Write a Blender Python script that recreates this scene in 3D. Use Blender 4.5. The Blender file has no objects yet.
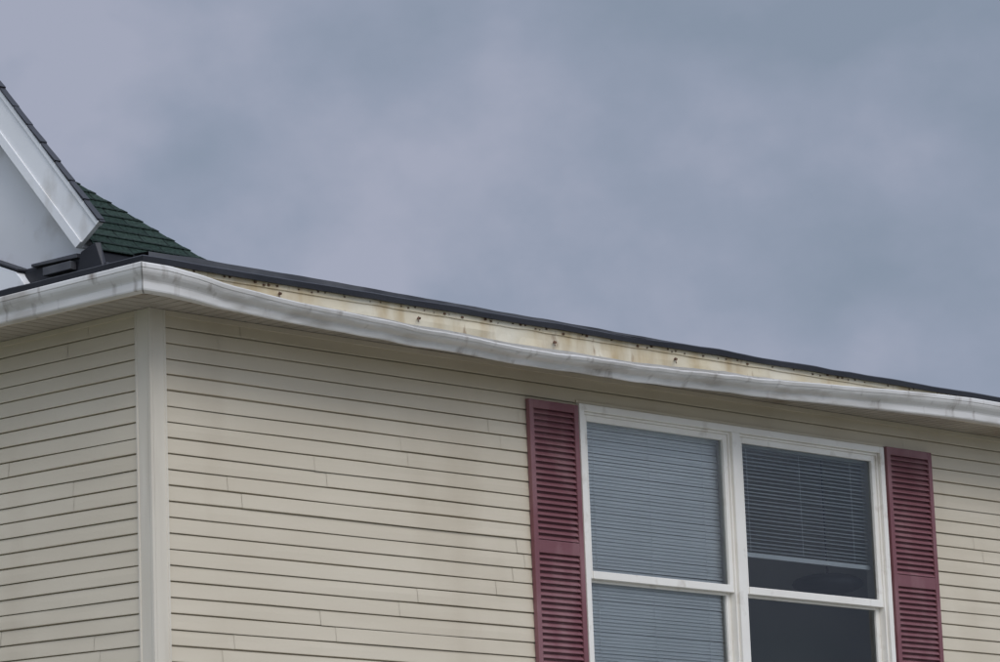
import bpy, math, random
import numpy as np
from mathutils import Matrix, Vector, noise
random.seed(7)
sc=bpy.context.scene
# ------------------------------------------------------------------ camera
yaw,pitch,roll=0.919199,0.188554,-0.003330
fw=Vector((math.cos(yaw)*math.cos(pitch),math.sin(yaw)*math.cos(pitch),math.sin(pitch)))
r=Vector((math.sin(yaw),-math.cos(yaw),0)); u=r.cross(fw)
r,u=math.cos(roll)*r+math.sin(roll)*u, -math.sin(roll)*r+math.cos(roll)*u
cam=bpy.data.cameras.new("camera"); co=bpy.data.objects.new("camera",cam)
bpy.context.collection.objects.link(co)
co.matrix_world=Matrix(((r[0],u[0],-fw[0],-13.937),(r[1],u[1],-fw[1],-15.5627),(r[2],u[2],-fw[2],2.7823),(0,0,0,1)))
cam.sensor_width=36; cam.lens=3332.96/1000*36; cam.shift_x=0.608944
cam.clip_start=0.1; cam.clip_end=3000
sc.camera=co
sc.view_settings.view_transform='Standard'; sc.view_settings.look='None'; sc.view_settings.exposure=0

# ------------------------------------------------------------------ materials
def s2l(c):
    return tuple(((v/255)/12.92 if v/255<=.04045 else ((v/255+.055)/1.055)**2.4) for v in c)
def mat(name,c1,c2=None,rough=.5,scale=3.0,stretch=(1,1,1),bump=0.0,bscale=40,spec=.4,c3=None,s3=1.0,st3=(1,1,1),r3=(.55,.75),c4=None,s4=1.0,st4=(1,1,1),r4=(.6,.7)):
    m=bpy.data.materials.new(name); m.use_nodes=True
    nt=m.node_tree; N=nt.nodes; L=nt.links
    b=N["Principled BSDF"]; b.inputs["Roughness"].default_value=rough
    b.inputs["Specular IOR Level"].default_value=spec
    tc=N.new("ShaderNodeTexCoord")
    def nz(scale,st,detail=2):
        mp=N.new("ShaderNodeMapping"); mp.inputs["Scale"].default_value=st
        L.new(tc.outputs["Object"],mp.inputs["Vector"])
        n=N.new("ShaderNodeTexNoise"); n.inputs["Scale"].default_value=scale; n.inputs["Detail"].default_value=detail
        L.new(mp.outputs[0],n.inputs["Vector"]); return n
    if c2 is None: c2=tuple(v*.85 for v in c1)
    n=nz(scale,stretch)
    rp=N.new("ShaderNodeValToRGB"); rp.color_ramp.elements[0].position=.3; rp.color_ramp.elements[1].position=.7
    rp.color_ramp.elements[0].color=(*c2,1); rp.color_ramp.elements[1].color=(*c1,1)
    L.new(n.outputs["Fac"],rp.inputs[0]); out=rp.outputs[0]
    for (c,s_,st_,r_) in ((c3,s3,st3,r3),(c4,s4,st4,r4)):
        if not c: continue
        n3=nz(s_,st_,4); mr=N.new("ShaderNodeMapRange"); mr.inputs[1].default_value=r_[0]; mr.inputs[2].default_value=r_[1]
        L.new(n3.outputs["Fac"],mr.inputs[0])
        mx=N.new("ShaderNodeMix"); mx.data_type='RGBA'
        L.new(mr.outputs[0],mx.inputs[0]); L.new(out,mx.inputs[6]); mx.inputs[7].default_value=(*c,1); out=mx.outputs[2]
    L.new(out,b.inputs["Base Color"])
    if bump>0:
        nb=nz(bscale,(1,1,1),2); bp=N.new("ShaderNodeBump"); bp.inputs["Strength"].default_value=1; bp.inputs["Distance"].default_value=bump
        L.new(nb.outputs["Fac"],bp.inputs["Height"]); L.new(bp.outputs[0],b.inputs["Normal"])
    return m
SID=mat("vinyl_siding",(.63,.55,.415),(.585,.505,.375),.45,.9,(1,1,3),0,60,.35,c3=(.51,.43,.31),s3=1.2,st3=(1,1,.25),r3=(.5,.8))
TRIM=mat("vinyl_corner_trim",(.67,.605,.49),(.61,.545,.43),.45,2,(4,4,.5),0,50,c3=(.46,.39,.30),s3=2,st3=(3,3,.3),r3=(.55,.85))
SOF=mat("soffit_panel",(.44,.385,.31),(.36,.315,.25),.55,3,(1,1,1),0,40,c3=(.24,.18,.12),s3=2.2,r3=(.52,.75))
FAS=mat("stained_fascia",(.72,.655,.51),(.64,.545,.37),.6,4,(1,1,1),.001,30,c3=(.42,.29,.13),s3=4,st3=(1.3,1,.3),r3=(.50,.78),c4=(.20,.10,.04),s4=10,st4=(1,1,.35),r4=(.64,.76))
GUT=mat("gutter_aluminium",(.72,.69,.64),(.57,.54,.49),.38,3,(.5,.5,4),.0005,12,.5,c3=(.32,.275,.22),s3=2.6,st3=(.8,.8,2.5),r3=(.54,.84),c4=(.24,.20,.16),s4=11,st4=(1,1,.25),r4=(.60,.82))
RUST=mat("rusty_nail",(.13,.06,.03),(.07,.035,.02),.8,30)
BLK=mat("black_roof_membrane",(.022,.022,.026),(.010,.010,.013),.5,2,(1,1,1),.004,9,.4)
GRY=mat("weathered_flashing",(.10,.10,.105),(.04,.04,.045),.5,4,bump=.003,bscale=12)
CAULK=mat("gutter_caulk",(.36,.34,.31),(.20,.185,.16),.7,20)
WHT=mat("white_trim_paint",(.80,.79,.77),(.73,.72,.70),.4,2,c3=(.50,.47,.42),s3=4,st3=(1,1,.6),r3=(.56,.8))
WPAN=mat("gable_panel_paint",(.69,.68,.67),(.63,.62,.61),.55,2,c3=(.45,.42,.38),s3=3,r3=(.56,.8))
WIN=mat("window_vinyl",(.84,.80,.71),(.78,.73,.64),.35,3,(1,1,1),c3=(.46,.39,.30),s3=6,r3=(.58,.85))
SHU=mat("shutter_vinyl",(.205,.082,.090),(.175,.066,.073),.5,3,(1,1,.5),0,80,.35,c3=(.28,.15,.15),s3=5,st3=(1,1,.4),r3=(.46,.78))
BLN=mat("blind_slat",(.86,.86,.84),(.80,.80,.78),.5,3)
BLN2=mat("dark_blind_slat",(.52,.54,.54),(.44,.46,.46),.5,3)
ROOM=mat("room_wall",(.66,.64,.60),(.58,.56,.53),.8,1)
DARK=mat("dark_furnishing",(.03,.03,.035),(.02,.02,.022),.6,2)
CONC=mat("concrete",(.36,.34,.31),(.28,.265,.24),.9,3,bump=.004,bscale=30)
GRASS=mat("grass",(.08,.105,.045),(.055,.07,.03),.9,.8,bump=.05,bscale=20)
ASPH=mat("asphalt",(.055,.055,.056),(.042,.042,.044),.9,2,bump=.006,bscale=60)
def shingle():
    m=bpy.data.materials.new("green_asphalt_shingle"); m.use_nodes=True; nt=m.node_tree; N=nt.nodes; L=nt.links
    b=N["Principled BSDF"]; b.inputs["Roughness"].default_value=.95; b.inputs["Specular IOR Level"].default_value=.1
    uv=N.new("ShaderNodeUVMap")
    br=N.new("ShaderNodeTexBrick"); br.inputs["Scale"].default_value=1
    br.inputs["Brick Width"].default_value=.22; br.inputs["Row Height"].default_value=.10; br.inputs["Mortar Size"].default_value=.006
    br.inputs["Color1"].default_value=(.018,.031,.024,1); br.inputs["Color2"].default_value=(.031,.047,.037,1); br.inputs["Mortar"].default_value=(.007,.010,.009,1)
    L.new(uv.outputs[0],br.inputs["Vector"])
    n=N.new("ShaderNodeTexNoise"); n.inputs["Scale"].default_value=45; L.new(uv.outputs[0],n.inputs["Vector"])
    mx=N.new("ShaderNodeMix"); mx.data_type='RGBA'; mx.blend_type='MULTIPLY'; mx.inputs[0].default_value=.8
    rp=N.new("ShaderNodeMapRange"); rp.inputs[1].default_value=.3; rp.inputs[2].default_value=.7; rp.inputs[3].default_value=.4; rp.inputs[4].default_value=1.4
    L.new(n.outputs["Fac"],rp.inputs[0]); L.new(br.outputs["Color"],mx.inputs[6]); L.new(rp.outputs[0],mx.inputs[7])
    L.new(mx.outputs[2],b.inputs["Base Color"]); return m
SHG=shingle()
def glass():
    m=bpy.data.materials.new("window_glass"); m.use_nodes=True; nt=m.node_tree; N=nt.nodes; L=nt.links
    N.remove(N["Principled BSDF"]); o=N["Material Output"]
    t=N.new("ShaderNodeBsdfTransparent"); t.inputs[0].default_value=(.90,.93,.93,1)
    g=N.new("ShaderNodeBsdfGlossy"); g.inputs["Roughness"].default_value=.02; g.inputs[0].default_value=(.95,.97,1,1)
    fr=N.new("ShaderNodeFresnel"); fr.inputs[0].default_value=1.55
    tc=N.new("ShaderNodeTexCoord"); n=N.new("ShaderNodeTexNoise"); n.inputs["Scale"].default_value=1.3; n.inputs["Detail"].default_value=1
    L.new(tc.outputs["Object"],n.inputs["Vector"]); bp=N.new("ShaderNodeBump"); bp.inputs["Distance"].default_value=.006; L.new(n.outputs["Fac"],bp.inputs["Height"]); L.new(bp.outputs[0],g.inputs["Normal"])
    mx=N.new("ShaderNodeMixShader"); L.new(fr.outputs[0],mx.inputs[0]); L.new(t.outputs[0],mx.inputs[1]); L.new(g.outputs[0],mx.inputs[2])
    L.new(mx.outputs[0],o.inputs[0]); return m
GLS=glass()

# ------------------------------------------------------------------ mesh helper
class MB:
    def __init__(s): s.v=[];s.f=[];s.m=[];s.mats=[]
    def mi(s,mt):
        if mt not in s.mats: s.mats.append(mt)
        return s.mats.index(mt)
    def face(s,pts,mt):
        i=len(s.v); s.v+= [tuple(p) for p in pts]; s.f.append(tuple(range(i,i+len(pts)))); s.m.append(s.mi(mt))
    def box(s,x0,x1,y0,y1,z0,z1,mt):
        i=len(s.v)
        s.v+=[(x,y,z) for z in (z0,z1) for y in (y0,y1) for x in (x0,x1)]
        k=s.mi(mt)
        for f in ((0,2,3,1),(4,5,7,6),(0,1,5,4),(2,6,7,3),(0,4,6,2),(1,3,7,5)):
            s.f.append(tuple(i+a for a in f)); s.m.append(k)
    def hexa(s,pts,mt):
        i=len(s.v); s.v+=[tuple(p) for p in pts]; k=s.mi(mt)
        for f in ((3,2,1,0),(4,5,6,7),(0,1,5,4),(1,2,6,5),(2,3,7,6),(3,0,4,7)):
            s.f.append(tuple(i+a for a in f)); s.m.append(k)
    def grid(s,rows,mt,mts=None):
        i=len(s.v); n=len(rows[0])
        for rr in rows: s.v+=[tuple(p) for p in rr]
        for a in range(len(rows)-1):
            for b in range(n-1):
                s.f.append((i+a*n+b,i+(a+1)*n+b,i+(a+1)*n+b+1,i+a*n+b+1)); s.m.append(s.mi(mts[b] if mts else mt))
    def obj(s,name,parent=None,bevel=0,smooth=False,uvf=None):
        me=bpy.data.meshes.new(name); me.from_pydata(s.v,[],s.f)
        for m in s.mats: me.materials.append(m)
        me.polygons.foreach_set("material_index",s.m)
        if smooth: me.polygons.foreach_set("use_smooth",[True]*len(me.polygons))
        if uvf:
            ul=me.uv_layers.new(name="UVMap")
            for lp in me.loops: ul.data[lp.index].uv=uvf(me.vertices[lp.vertex_index].co)
        me.update()
        o=bpy.data.objects.new(name,me); bpy.context.collection.objects.link(o)
        if parent: o.parent=parent
        if bevel:
            md=o.modifiers.new("bevel",'BEVEL'); md.width=bevel; md.segments=2; md.limit_method='ANGLE'
        return o
house=bpy.data.objects.new("vinyl_sided_house",None); bpy.context.collection.objects.link(house)

LX=14.0; LY=9.0; ZT=6.90; PC=.1016; Z0=6.69-62*PC
WX0,WX1=4.01,7.49
WT,WB=6.68,4.355
DZ=-27*PC
holes=[(WX0,WX1,WB,WT),(WX0,WX1,WB+DZ,WT+DZ)]
# ------------------------------------------------------------------ siding
def siding(name,length,start,holes,tr,step=.2,seed=0):
    rnd=random.Random(seed); mb=MB()
    k=0; z=Z0
    while z<ZT-.005:
        zt=min(z+PC,ZT)
        spans=[(start,length)]
        for h in holes:
            zc=(z+zt)/2
            if h[2]<zc<h[3]:
                ns=[]
                for a,b in spans:
                    if a<h[0]<b: ns.append((a,h[0]+.02))
                    if a<h[1]<b: ns.append((h[1]-.02,b))
                    if h[0]>=b or h[1]<=a: ns.append((a,b))
                spans=ns
        cut=[start-4+ (k//2%5)*.83+rnd.random()*.3]
        while cut[-1]<length: cut.append(cut[-1]+3.6)
        for a,b in spans:
            cs=[a]+[c for c in cut if a+.3<c<b-.3]+[b]
            for j in range(len(cs)-1):
                ex=.0022*(j%2)+rnd.uniform(0,.0008)
                dz=rnd.uniform(-.0016,.0016)
                n=max(1,int((cs[j+1]-cs[j])/step)); rows=[]
                for i in range(n+1):
                    x=cs[j]+(cs[j+1]-cs[j])*i/n
                    w=noise.noise(Vector((x*.9,k*3.7+seed,0)))*.006+dz
                    o=noise.noise(Vector((x*.6,k*1.3+seed+50,0)))*.005+ex
                    o2=noise.noise(Vector((x*1.1,k*1.9+seed+90,0)))*.003
                    pr=[(-.010,z),(.013+o,z+w),(.0135+o,z+w+.006),(.010+o+o2,z+w+.05),(.006+o,z+.093),(-.010,z+.096),(-.010,z+PC)]
                    rows.append([tr(x,po,min(pz,ZT)) for po,pz in pr])
                mb.grid(rows,SID)
        z+=PC;k+=1
    return mb.obj(name,house)
siding("front_siding",LX,.08,holes,lambda x,o,z:(x,-o,z),.2,1)
siding("side_siding",LY,.08,[],lambda x,o,z:(-o,x,z),.2,2)
mb=MB()
b0,b1=.016,.14
for a,b in [(.016,WX0+.03),(WX1-.03,LX)]: mb.box(a,b,b0,b1,.0,ZT-.004,SID)
a,b=WX0+.03,WX1-.03
for c,d in [(0,WB+DZ+.03),(WT+DZ-.03,WB+.03),(WT-.03,ZT-.004)]: mb.box(a,b,b0,b1,c,d,SID)
mb.box(.016,.14,b1,LY,0,ZT-.004,SID)
mb.box(LX-.14,LX,b1,LY,0,ZT-.004,SID)
mb.box(.14,LX-.14,LY-.14,LY,0,ZT-.004,SID)
mb.box(.14,LX-.14,b1,LY-.14,6.75,6.85,ROOM)
mb.obj("wall_sheathing",house)
mb=MB(); mb.box(-.03,LX+.03,-.03,LY+.03,-.2,Z0-.005,CONC); mb.obj("foundation",house)
mb=MB()
W=.115
pts=[(.012,W),(-.026,W),(-.026,W-.012),(-.020,W-.016),(-.020,.004),(-.026,-.006),(-.026,-.026)]
prof=pts+[( -.006,-.026),(.004,-.020),(W-.016,-.020),(W-.012,-.026),(W,-.026),(W,.012)]
mb.grid([[(x,y,Z0) for x,y in prof],[(x,y,ZT-.002) for x,y in prof]],TRIM)
mb.obj("corner_post",house)
mb=MB()
mb.box(W+.001,LX,-.026,-.001,ZT-.035,ZT-.003,SID); mb.box(-.026,-.001,W+.001,LY,ZT-.035,ZT-.003,SID)
mb.obj("frieze_channel",house)
# ------------------------------------------------------------------ soffit
OV=.40
mb=MB()
def soff(length,tr):
    rows=[];x=-OV
    while x<length+OV:
        for dx,dz in ((0,0),(.088,0),(.092,.010),(.098,.010)):
            xx=x+dx; inner=0.0 if xx>=0 else xx
            rows.append([tr(xx,-OV,ZT+dz),tr(xx,min(inner,0),ZT+dz)])
        x+=.1016
    mb.grid(rows,SOF)
soff(LX,lambda a,o,z:(a,o,z)); soff(LY,lambda a,o,z:(o,a,z))
mb.obj("soffit",house)
# ------------------------------------------------------------------ sag profile
_xs=np.linspace(-.6,9,961)
_s=np.interp(_xs,[-.32,-.05,.14,.55,1.1,2.6,4.0,5.3,6.4,7.4,8.0],[0,.14,.34,.50,.70,1.0,.97,.73,.42,.12,0])
_k=np.exp(-np.linspace(-2.5,2.5,25)**2/2); _k/=_k.sum()
_s=np.convolve(np.pad(_s,12,mode='edge'),_k,'valid')
_s*=np.clip((_xs+.36)/.2,0,1)
def sag(x): return float(np.interp(x,_xs,_s))
# ------------------------------------------------------------------ fascia
mb=MB()
FT=7.086
n=280
rows=[]
for i in range(n+1):
    x=-OV+(LX+2*OV)*i/n
    s=sag(x)
    w=noise.noise(Vector((x*2.1,3,0)))*.022*s; w2=noise.noise(Vector((x*2.7,8,0)))*.026*s; w3=noise.noise(Vector((x*4,12,0)))*.008*s
    rows.append([(x,-OV+.02,ZT-.012),(x,-OV-.001,ZT-.012),(x,-OV-.004-abs(w2),ZT+.02),(x,-OV-.004-abs(w),ZT+.09),(x,-OV-.003,FT-.045+w3),(x,-OV-.011,FT-.042+w3),(x,-OV-.012,FT-.022),(x,-OV-.013,FT)])
mb.grid(rows,FAS)
mb.grid([[(-OV+.02,y,ZT-.012),(-OV-.001,y,ZT-.012),(-OV-.001,y,FT)] for y in (-OV,LY+OV)],FAS)
mb.obj("fascia_board",house)
mb=MB(); rnd=random.Random(11)
x=-.2
while x<9.5:
    x+=rnd.choice((rnd.uniform(.04,.1),rnd.uniform(.1,.3))); s=rnd.uniform(.003,.009); z=FT-.020+rnd.uniform(-.010,.006)
    mb.box(x-s*1.3,x+s*1.3,-OV-.020,-OV-.012,z-s*.8,z+s*.8,RUST)
mb.obj("fascia_nail",house,.003)
mb=MB()
for x,l,hh in ((.75,.05,.07),(2.02,.12,.085),(3.35,.12,.10),(4.62,.09,.08)):
    z=FT-hh
    p=[(0,0),(.02,.004),(.04,-.010),(l*.7,-.045)]
    rows=[]
    for o,dz in p:
        rows.append([(x-o*1.1+a,-OV-.018-o,z+dz+b) for a,b in ((-.004,-.004),(.004,-.004),(.004,.004),(-.004,.004),(-.004,-.004))])
    mb.grid(rows,RUST)
    mb.hexa([(x-.010,-OV-.03,z-.005),(x+.006,-OV-.03,z-.009),(x+.006,-OV-.012,z-.009),(x-.010,-OV-.012,z-.005),(x-.006,-OV-.03,z+.007),(x+.010,-OV-.03,z+.004),(x+.010,-OV-.012,z+.004),(x-.006,-OV-.012,z+.007)],RUST)
mb.obj("gutter_hanger",house)
# ------------------------------------------------------------------ gutter
GZ=6.885
GP=[(.002,.165),(.002,0),(.068,0),(.075,.004),(.078,.012),(.078,.035),(.078,.055),(.082,.066),(.092,.078),(.104,.092),(.113,.108),(.117,.122),(.117,.130),(.122,.134),(.122,.158),(.119,.165),(.106,.165),(.104,.155)]
def gut_pt(o,z,x):
    s=sag(x); d=min(1,s*2.2)
    f=z/.165
    z*=1-.22*s
    cr=noise.noise(Vector((x*2.4,29,0)))
    cr2=abs(noise.noise(Vector((x*5.5,39,f*1.5))))
    if o>.05: o+= (cr*.018*f + (-.015*cr2)*math.sin(math.pi*min(1,f*1.1)))*d
    a=.46*s+ .12*s*noise.noise(Vector((x*.9,49,0)))
    o2=o*math.cos(a)+z*math.sin(a); z2=z*math.cos(a)-o*math.sin(a)
    wz=noise.noise(Vector((x*1.1,9,0)))*(.003+.016*s)+noise.noise(Vector((x*3.4,19,0)))*.007*d+ (abs(noise.noise(Vector((x*6,59,0))))-.2)*.006*d*f
    return o2+.02*s, z2-.080*s+wz
def gutter(length,tr,sg,mb,x1=None,off=0,joint=False):
    rows=[]
    st=[-OV]+list(np.arange(-OV+.06,(x1 if x1 is not None else length+OV),.04))
    if joint: st=[-OV,-OV+.01]
    for i,x in enumerate(st):
        row=[]
        for o,z in GP:
            if off and o>.01: o+=off
            if off and z<.01: z-=off
            if sg: o,z=gut_pt(o,z,x)
            xx=x if i>0 else -(OV+o)
            if joint: xx=-(OV+o)+.007*i
            row.append(tr(xx,-(OV+o),GZ+z))
        rows.append(row)
    mb.grid(rows,CAULK if joint else GUT)
mb=MB()
TA=lambda a,o,z:(a,o,z); TB=lambda a,o,z:(o,a,z)
gutter(LX,TA,True,mb); gutter(LY,TB,False,mb)
gutter(LX,TA,True,mb,-OV+.15,.002); gutter(LY,TB,False,mb,-OV+.15,.002)
gutter(LX,TA,True,mb,0,.0045,True); gutter(LY,TB,False,mb,0,.0045,True)
mb.obj("rain_gutter",house)
# ------------------------------------------------------------------ main roof
mb=MB()
E=OV+.035
def edge(length,tr,sd,zt=7.120):
    rows=[]
    n=int((length+2*E)/.1)
    for i in range(n+1):
        x=-E+(length+2*E)*i/n
        w=noise.noise(Vector((x*1.7,sd,0)))*.010; w2=noise.noise(Vector((x*1.1,sd+5,0)))*.013+noise.noise(Vector((x*4,sd+9,0)))*.005
        if i==0: w=w2=0
        e=E+w
        xx=x if i else -E
        rows.append([tr(xx,-E+.05,7.080),tr(xx,-e,7.076+w2*.6),tr(xx,-e-.002,zt+w2-.008),tr(xx if i else -E+.008,-e+.008,zt+w2)])
    mb.grid(rows,BLK)
edge(LX,TA,1); edge(LY,TB,2)
sl=math.tan(math.radians(5)); Hh=LY/2+E
z1=7.112; z2=z1+sl*Hh
e=E-.004
A=(-e,-e,z1);B=(LX+e,-e,z1);Cc=(LX+e,LY+e,z1);D=(-e,LY+e,z1);P=(LY/2,LY/2,z2);Q=(LX-LY/2,LY/2,z2)
mb.face([A,B,Q,P],BLK);mb.face([B,Cc,Q],BLK);mb.face([Cc,D,P,Q],BLK);mb.face([D,A,P],BLK)
rows=[]
for i in range(90):
    x=-.30+8.5*i/89
    w=noise.noise(Vector((x*1.2,22,0)))*.014+noise.noise(Vector((x*4,32,0)))*.006
    h=.050*max(0,1-max(0,(x-1.0)/7))+.004
    rows.append([(x,-.34,7.120),(x,-.34,7.123+h+w),(x,-.20,7.133+h+w),(x,-.19,7.12)])
mb.grid(rows,GRY)
mb.obj("low_slope_roof",house)

# ------------------------------------------------------------------ gable with green shingles
gb=bpy.data.objects.new("roof_gable",None); bpy.context.collection.objects.link(gb); gb.parent=house
GX0,GX1=-.20,.87; GY0=.25; GZ0=7.30; SP=3.2; PG=.93
mb=MB(); top=(GX1-GX0)
yb=GY0+2*SP
a=(GX0,GY0,GZ0);b=(GX1,GY0,GZ0);c=(GX0,GY0+top,GZ0+PG*top)
a2=(GX0,yb,GZ0);b2=(GX1,yb,GZ0);c2=(GX0,yb-top,GZ0+PG*top)
mb.face([a,b,c],SHG); mb.face([b,b2,c2,c],SHG); mb.face([a2,c2,b2],SHG)
for k in range(0,11):
    t=k*.10/1.366; zz=GZ0+PG*t
    if t<top-.1:
        mb.hexa([(GX0,GY0+t-.006,zz-.004),(GX1-t+.004,GY0+t-.006,zz-.004),(GX1-t-.02,GY0+t+.03,zz+.026),(GX0,GY0+t+.03,zz+.026),
             (GX0,GY0+t-.010,zz+.001),(GX1-t+.006,GY0+t-.010,zz+.001),(GX1-t-.02,GY0+t+.03,zz+.0275),(GX0,GY0+t+.03,zz+.0275)],SHG)
mb.obj("green_shingle_roof",gb,uvf=lambda v:(v.x+v.y*.001,(v.y-GY0)*1.366))
mb=MB(); mb.box(GX0,GX1+.01,GY0+.01,yb-.01,7.11,GZ0-.004,BLK)
mb.box(GX0-.02,GX1+.3,GY0-.10,GY0+.005,7.12,7.20,BLK)
mb.obj("roof_curb",gb,.01)
SR=1.10; ym=GY0+SP
UY,UZ=.18,7.468
CV=(.225,-.14)
def band(mb,x0,x1,t0,t1,mt,ext=0.0):
    for sgn in (1,-1):
        P=[]
        for t in (t0,t1):
            y=UY+CV[0]*t-ext; z=UZ+CV[1]*t-ext*SR
            P.append((y,z))
        T=[(ym,z+SR*(ym-y)) for y,z in P]
        Q4=[P[1],P[0],T[0],T[1]]
        if sgn<0: Q4=[(2*ym-y,z) for y,z in Q4]
        mb.hexa([(x0,y,z) for y,z in (Q4[0],Q4[3])]+[(x1,y,z) for y,z in (Q4[3],Q4[0])]+[(x0,y,z) for y,z in (Q4[1],Q4[2])]+[(x1,y,z) for y,z in (Q4[2],Q4[1])],mt)
mb=MB()
band(mb,-.262,-.215,-.045,-.002,BLK,.012)
band(mb,-.262,-.215,.0,.13,WHT,.006)
band(mb,-.25,-.215,.132,.76,WHT)
band(mb,-.262,-.215,.762,1.0,WHT)
band(mb,-.213,-.10,.93,.99,WHT)
mb.obj("rake_board",gb,.002)
mb=MB(); rr=random.Random(3)
y=UY
while y<ym-.2:
    z=UZ+SR*(y-UY)
    h=rr.uniform(.006,.018); L_=.13
    mb.hexa([(-.27,y,z+.004),(-.215,y,z+.004),(-.215,y+L_,z+.004+L_*SR),(-.27,y+L_,z+.004+L_*SR),(-.27,y-.010,z+.004+h),(-.215,y-.010,z+.004+h),(-.215,y+L_,z+.014+L_*SR),(-.27,y+L_,z+.014+L_*SR)],BLK)
    y+=.14
mb.obj("rake_shingle_edge",gb)
mb=MB()
ly,lz=UY+CV[0]*.9,UZ+CV[1]*.9
tri=[(ly-.05,7.16),(2*ym-ly+.05,7.16),(2*ym-ly,lz),(ym,lz+SR*(ym-ly)),(ly,lz)]
mb.face([(-.11,y,z) for y,z in tri],WPAN); mb.face([(-.08,y,z) for y,z in tri][::-1],WPAN)
mb.obj("gable_panel",gb)
mb=MB()
mb.box(-.21,-.12,.30,.98,7.16,7.275,BLK)
mb.hexa([(-.24,.42,7.27),(-.12,.42,7.27),(-.12,.88,7.285),(-.24,.88,7.285),(-.24,.42,7.30),(-.12,.42,7.30),(-.12,.88,7.305),(-.24,.88,7.305)],GRY)
mb.hexa([(-.24,.16,7.16),(-.205,.16,7.16),(-.205,.42,7.16),(-.24,.42,7.16),(-.24,.24,7.34),(-.205,.22,7.34),(-.205,.38,7.30),(-.24,.38,7.30)],BLK)
mb.box(-.26,-.15,.46,.74,7.20,7.255,GRY)
mb.hexa([(-.27,.90,7.16),(-.12,.90,7.16),(-.12,1.9,7.16),(-.27,1.9,7.16),(-.27,1.0,7.27),(-.12,1.0,7.27),(-.12,1.9,7.62),(-.27,1.9,7.62)],WHT)
mb.hexa([(-.275,.98,7.272),(-.12,.98,7.272),(-.12,1.9,7.625),(-.275,1.9,7.625),(-.275,.98,7.288),(-.12,.98,7.288),(-.12,1.9,7.643),(-.275,1.9,7.643)],BLK)
mb.obj("step_flashing",gb,.004)

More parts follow.
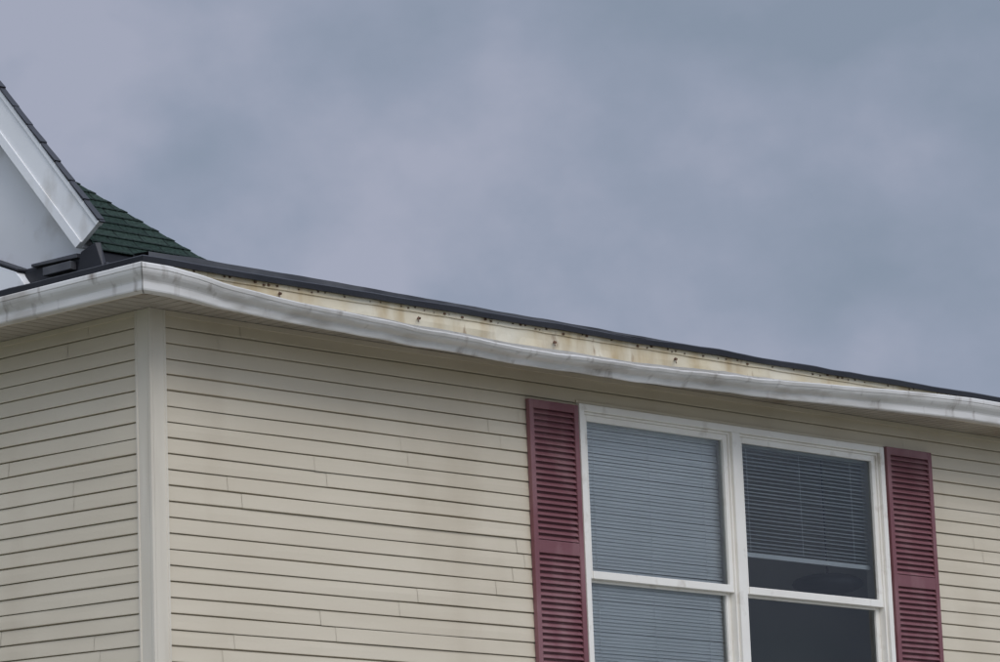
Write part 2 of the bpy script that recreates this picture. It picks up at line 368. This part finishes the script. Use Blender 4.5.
# ------------------------------------------------------------------ windows
def window(dz,idx):
    e=bpy.data.objects.new("double_hung_window",None); bpy.context.collection.objects.link(e); e.parent=house
    t,b=WT+dz,WB+dz
    mb=MB(); c=.05
    mb.box(WX0,WX0+c,-.045,.02,b,t,WIN); mb.box(WX1-c,WX1,-.045,.02,b,t,WIN)
    mb.box(WX0+c,WX1-c,-.044,.02,t-c,t,WIN); mb.box(WX0+c,WX1-c,-.055,.02,b,b+c,WIN)
    mb.box(WX0-.012,WX1+.012,-.030,-.001,t+.001,t+.024,SID)
    xm=5.725
    mb.box(xm-.045,xm+.045,-.043,.02,b+c,t-c,WIN)
    for (u0,u1) in ((WX0+c,xm-.045),(xm+.045,WX1-c)):
        j=.018
        mb.box(u0,u0+j,-.02,.13,b+c,t-c,WIN); mb.box(u1-j,u1,-.02,.13,b+c,t-c,WIN)
        mb.box(u0+j,u1-j,-.02,.13,t-c-j,t-c,WIN); mb.box(u0+j,u1-j,-.02,.13,b+c,b+c+j,WIN)
    mb.obj("casing",e,.004)
    zm=5.475+dz
    mb=MB(); gl=MB()
    for (u0,u1) in ((WX0+c+.018,xm-.063),(xm+.063,WX1-c-.018)):
        y0,y1=-.008,.028; s=.045
        z0,z1=zm-.03,t-c-.018
        mb.box(u0,u0+s,y0,y1,z0,z1,WIN);mb.box(u1-s,u1,y0,y1,z0,z1,WIN)
        mb.box(u0+s,u1-s,y0+.001,y1,z1-s,z1,WIN);mb.box(u0+s,u1-s,y0-.004,y1,z0,z0+.055,WIN)
        gl.face([(u0+s-.005,.014,z0+.05),(u1-s+.005,.014,z0+.05),(u1-s+.005,.014,z1-s+.005),(u0+s-.005,.014,z1-s+.005)],GLS)
        y0,y1=.032,.068; z0,z1=b+c+.018,zm+.02
        mb.box(u0,u0+s,y0,y1,z0,z1,WIN);mb.box(u1-s,u1,y0,y1,z0,z1,WIN)
        mb.box(u0+s,u1-s,y0+.001,y1,z1-.07,z1,WIN);mb.box(u0+s,u1-s,y0,y1,z0,z0+.07,WIN)
        gl.face([(u0+s-.005,.05,z0+.06),(u1-s+.005,.05,z0+.06),(u1-s+.005,.05,z1-.065),(u0+s-.005,.05,z1-.065)],GLS)
    mb.obj("sash",e,.004); gl.obj("glazing",e)
    mb=MB(); rr=random.Random(idx)
    def blind(x0,x1,zt,zb,ang,y,mt,p=.025):
        z=zt
        while z>zb:
            aa=ang+rr.uniform(-.06,.06)
            ca,sa=math.cos(aa),math.sin(aa); w=.0145
            dx=rr.uniform(-.002,.002); tl=rr.uniform(-.002,.002)
            mb.grid([[(x,y-w*ca,z-w*sa+dx+tl*k),(x,y,z+.0015+dx+tl*k),(x,y+w*ca,z+w*sa+dx+tl*k)] for k,x in enumerate((x0,x1))],mt)
            z-=p
        mb.box(x0,x1,y-.014,y+.014,zb-.045,zb-.012,BLN)
        mb.box(x0,x1,y-.02,y+.02,zt+.012,zt+.05,BLN)
        for f in (.12,.5,.88):
            xx=x0+(x1-x0)*f; mb.box(xx-.0015,xx+.0015,y-.0165,y-.015,zb,zt,BLN)
    blind(WX0+.07,xm-.07,t-.13,b+.1,math.radians(64),.09,BLN)
    blind(xm+.07,WX1-.07,t-.13,zm+.31,math.radians(32),.10,BLN2,.029)
    mb.obj("venetian_blind",e)
    mb=MB(); x0,x1,y0,y1,z0,z1=WX0-.3,WX1+.3,.142,2.6,b-.6,t+.02
    mb.face([(x0,y1,z0),(x1,y1,z0),(x1,y1,z1),(x0,y1,z1)],ROOM)
    mb.face([(x0,y0,z0),(x0,y1,z0),(x0,y1,z1),(x0,y0,z1)],ROOM)
    mb.face([(x1,y0,z0),(x1,y0,z1),(x1,y1,z1),(x1,y1,z0)],ROOM)
    mb.face([(x0,y0,z0),(x1,y0,z0),(x1,y1,z0),(x0,y1,z0)],CONC)
    mb.face([(x0,y0,z1),(x0,y1,z1),(x1,y1,z1),(x1,y0,z1)],ROOM)
    mb.obj("room_interior",e)
    bpy.ops.mesh.primitive_uv_sphere_add(segments=32,ring_count=12,radius=.27,location=(7.38,.46,zm+.19))
    o=bpy.context.object; o.scale=(1,1,.30); o.name="pendant_lamp_shade"; o.data.materials.append(DARK); o.parent=e
    for p in o.data.polygons: p.use_smooth=True
    mb=MB(); mb.box(7.375,7.385,.455,.465,zm+.2,t+.015,DARK); mb.obj("pendant_cord",e)
window(0,1); window(DZ,2)
# ------------------------------------------------------------------ shutters
def shutter(x0,x1,t,h):
    mb=MB(); y0,y1=-.052,-.018
    s=.045; bt=t-h; zmid=t-1.03
    mb.box(x0,x0+s,y0,y1,bt,t,SHU);mb.box(x1-s,x1,y0,y1,bt,t,SHU)
    mb.box(x0+s,x1-s,y0+.001,y1,t-.06,t,SHU);mb.box(x0+s,x1-s,y0+.001,y1,bt,bt+.08,SHU)
    mb.box(x0+s,x1-s,y0+.001,y1,zmid-.045,zmid+.045,SHU)
    mb.box(x0+s,x1-s,y1-.006,y1,bt+.08,t-.06,SHU)
    for a,b in ((bt+.08,zmid-.045),(zmid+.045,t-.06)):
        n=int(round((b-a)/.043)); p=(b-a)/n
        for i in range(n):
            z=a+i*p
            mb.hexa([(x0+s,y0+.003,z+.004),(x1-s,y0+.003,z+.004),(x1-s,y1-.006,z+.026),(x0+s,y1-.006,z+.026),
                     (x0+s,y0+.003,z+.013),(x1-s,y0+.003,z+.013),(x1-s,y1-.006,z+.040),(x0+s,y1-.006,z+.040)],SHU)
    mb.obj("louvered_shutter",house,.003)
for dz in (0,DZ):
    shutter(3.48,3.99,6.66+dz,2.32); shutter(7.515,8.08,6.69+dz,2.34)

# ------------------------------------------------------------------ ground
mb=MB(); mb.face([(-1500,-1500,0),(1500,-1500,0),(1500,1500,0),(-1500,1500,0)],GRASS); mb.obj("lawn")
mb=MB(); mb.face([(-60,-22,.004),(60,-22,.004),(60,-11,.004),(-60,-11,.004)],ASPH); mb.obj("road")
mb=MB(); mb.box(-60,60,-10.9,-10.75,-.1,.13,CONC); mb.obj("kerb")
mb=MB(); mb.box(-9,20,-9.5,-1.2,-.1,.03,CONC); mb.box(-9,-1.2,-1.2,14,-.1,.03,CONC); mb.obj("added_bounce_pavement")  # unseen paving, added so neutral light bounces up to soffit and gutter

# ------------------------------------------------------------------ light
SUN_EL=math.radians(45); az=math.radians(245)
sd=Vector((math.cos(az)*math.cos(SUN_EL),math.sin(az)*math.cos(SUN_EL),math.sin(SUN_EL)))
sun=bpy.data.lights.new("sun",'SUN'); sun.energy=1.1; sun.angle=math.radians(32); sun.color=(1,.95,.87)
so=bpy.data.objects.new("sun",sun); bpy.context.collection.objects.link(so); so.rotation_euler=sd.to_track_quat('Z','Y').to_euler()
w=bpy.data.worlds.new("World"); sc.world=w; w.use_nodes=True; nt=w.node_tree; N=nt.nodes; L=nt.links
bg=N["Background"]; bg.inputs[1].default_value=.1
sky=N.new("ShaderNodeTexSky"); sky.sky_type='NISHITA'; sky.sun_disc=False; sky.sun_elevation=SUN_EL; sky.sun_rotation=math.radians(90)-az
tc=N.new("ShaderNodeTexCoord")
mp=N.new("ShaderNodeMapping"); mp.inputs["Scale"].default_value=(1,1,1.3); mp.inputs["Location"].default_value=(.31,.17,.4)
L.new(tc.outputs["Generated"],mp.inputs[0])
n1=N.new("ShaderNodeTexNoise"); n1.inputs["Scale"].default_value=18; n1.inputs["Detail"].default_value=5; n1.inputs["Roughness"].default_value=.5
n2=N.new("ShaderNodeTexNoise"); n2.inputs["Scale"].default_value=5; n2.inputs["Detail"].default_value=2
L.new(mp.outputs[0],n1.inputs["Vector"]); L.new(mp.outputs[0],n2.inputs["Vector"])
ad=N.new("ShaderNodeMath"); ad.operation='ADD'; L.new(n1.outputs["Fac"],ad.inputs[0]); L.new(n2.outputs["Fac"],ad.inputs[1])
mr=N.new("ShaderNodeMapRange"); mr.inputs[1].default_value=.78; mr.inputs[2].default_value=1.24; L.new(ad.outputs[0],mr.inputs[0])
cr=N.new("ShaderNodeValToRGB")
c0=s2l((135,147,165)); c1=s2l((163,168,186)); cm=s2l((147,156,175))
cr.color_ramp.elements[0].color=(*c0,1); cr.color_ramp.elements[1].color=(*c1,1)
e=cr.color_ramp.elements.new(.5); e.color=(*cm,1)
L.new(mr.outputs[0],cr.inputs[0])
sep=N.new("ShaderNodeSeparateXYZ"); L.new(tc.outputs["Generated"],sep.inputs[0])
g=N.new("ShaderNodeMapRange"); g.inputs[1].default_value=.35; g.inputs[2].default_value=1; g.inputs[3].default_value=1; g.inputs[4].default_value=2.4; L.new(sep.outputs[2],g.inputs[0])
dt=N.new("ShaderNodeVectorMath"); dt.operation='DOT_PRODUCT'; L.new(tc.outputs["Generated"],dt.inputs[0]); dt.inputs[1].default_value=sd
g2=N.new("ShaderNodeMapRange"); g2.inputs[1].default_value=.1; g2.inputs[2].default_value=1; g2.inputs[3].default_value=1; g2.inputs[4].default_value=2.6; L.new(dt.outputs["Value"],g2.inputs[0])
mu=N.new("ShaderNodeMath"); mu.operation='MULTIPLY'; L.new(g.outputs[0],mu.inputs[0]); L.new(g2.outputs[0],mu.inputs[1])
m10=N.new("ShaderNodeMath"); m10.operation='MULTIPLY'; m10.inputs[1].default_value=10; L.new(mu.outputs[0],m10.inputs[0])
sc1=N.new("ShaderNodeVectorMath"); sc1.operation='SCALE'; L.new(cr.outputs[0],sc1.inputs[0]); L.new(m10.outputs[0],sc1.inputs["Scale"])
mx=N.new("ShaderNodeMix"); mx.data_type='RGBA'; mx.inputs[0].default_value=.97
L.new(sky.outputs[0],mx.inputs[6]); L.new(sc1.outputs[0],mx.inputs[7]); L.new(mx.outputs[2],bg.inputs[0])
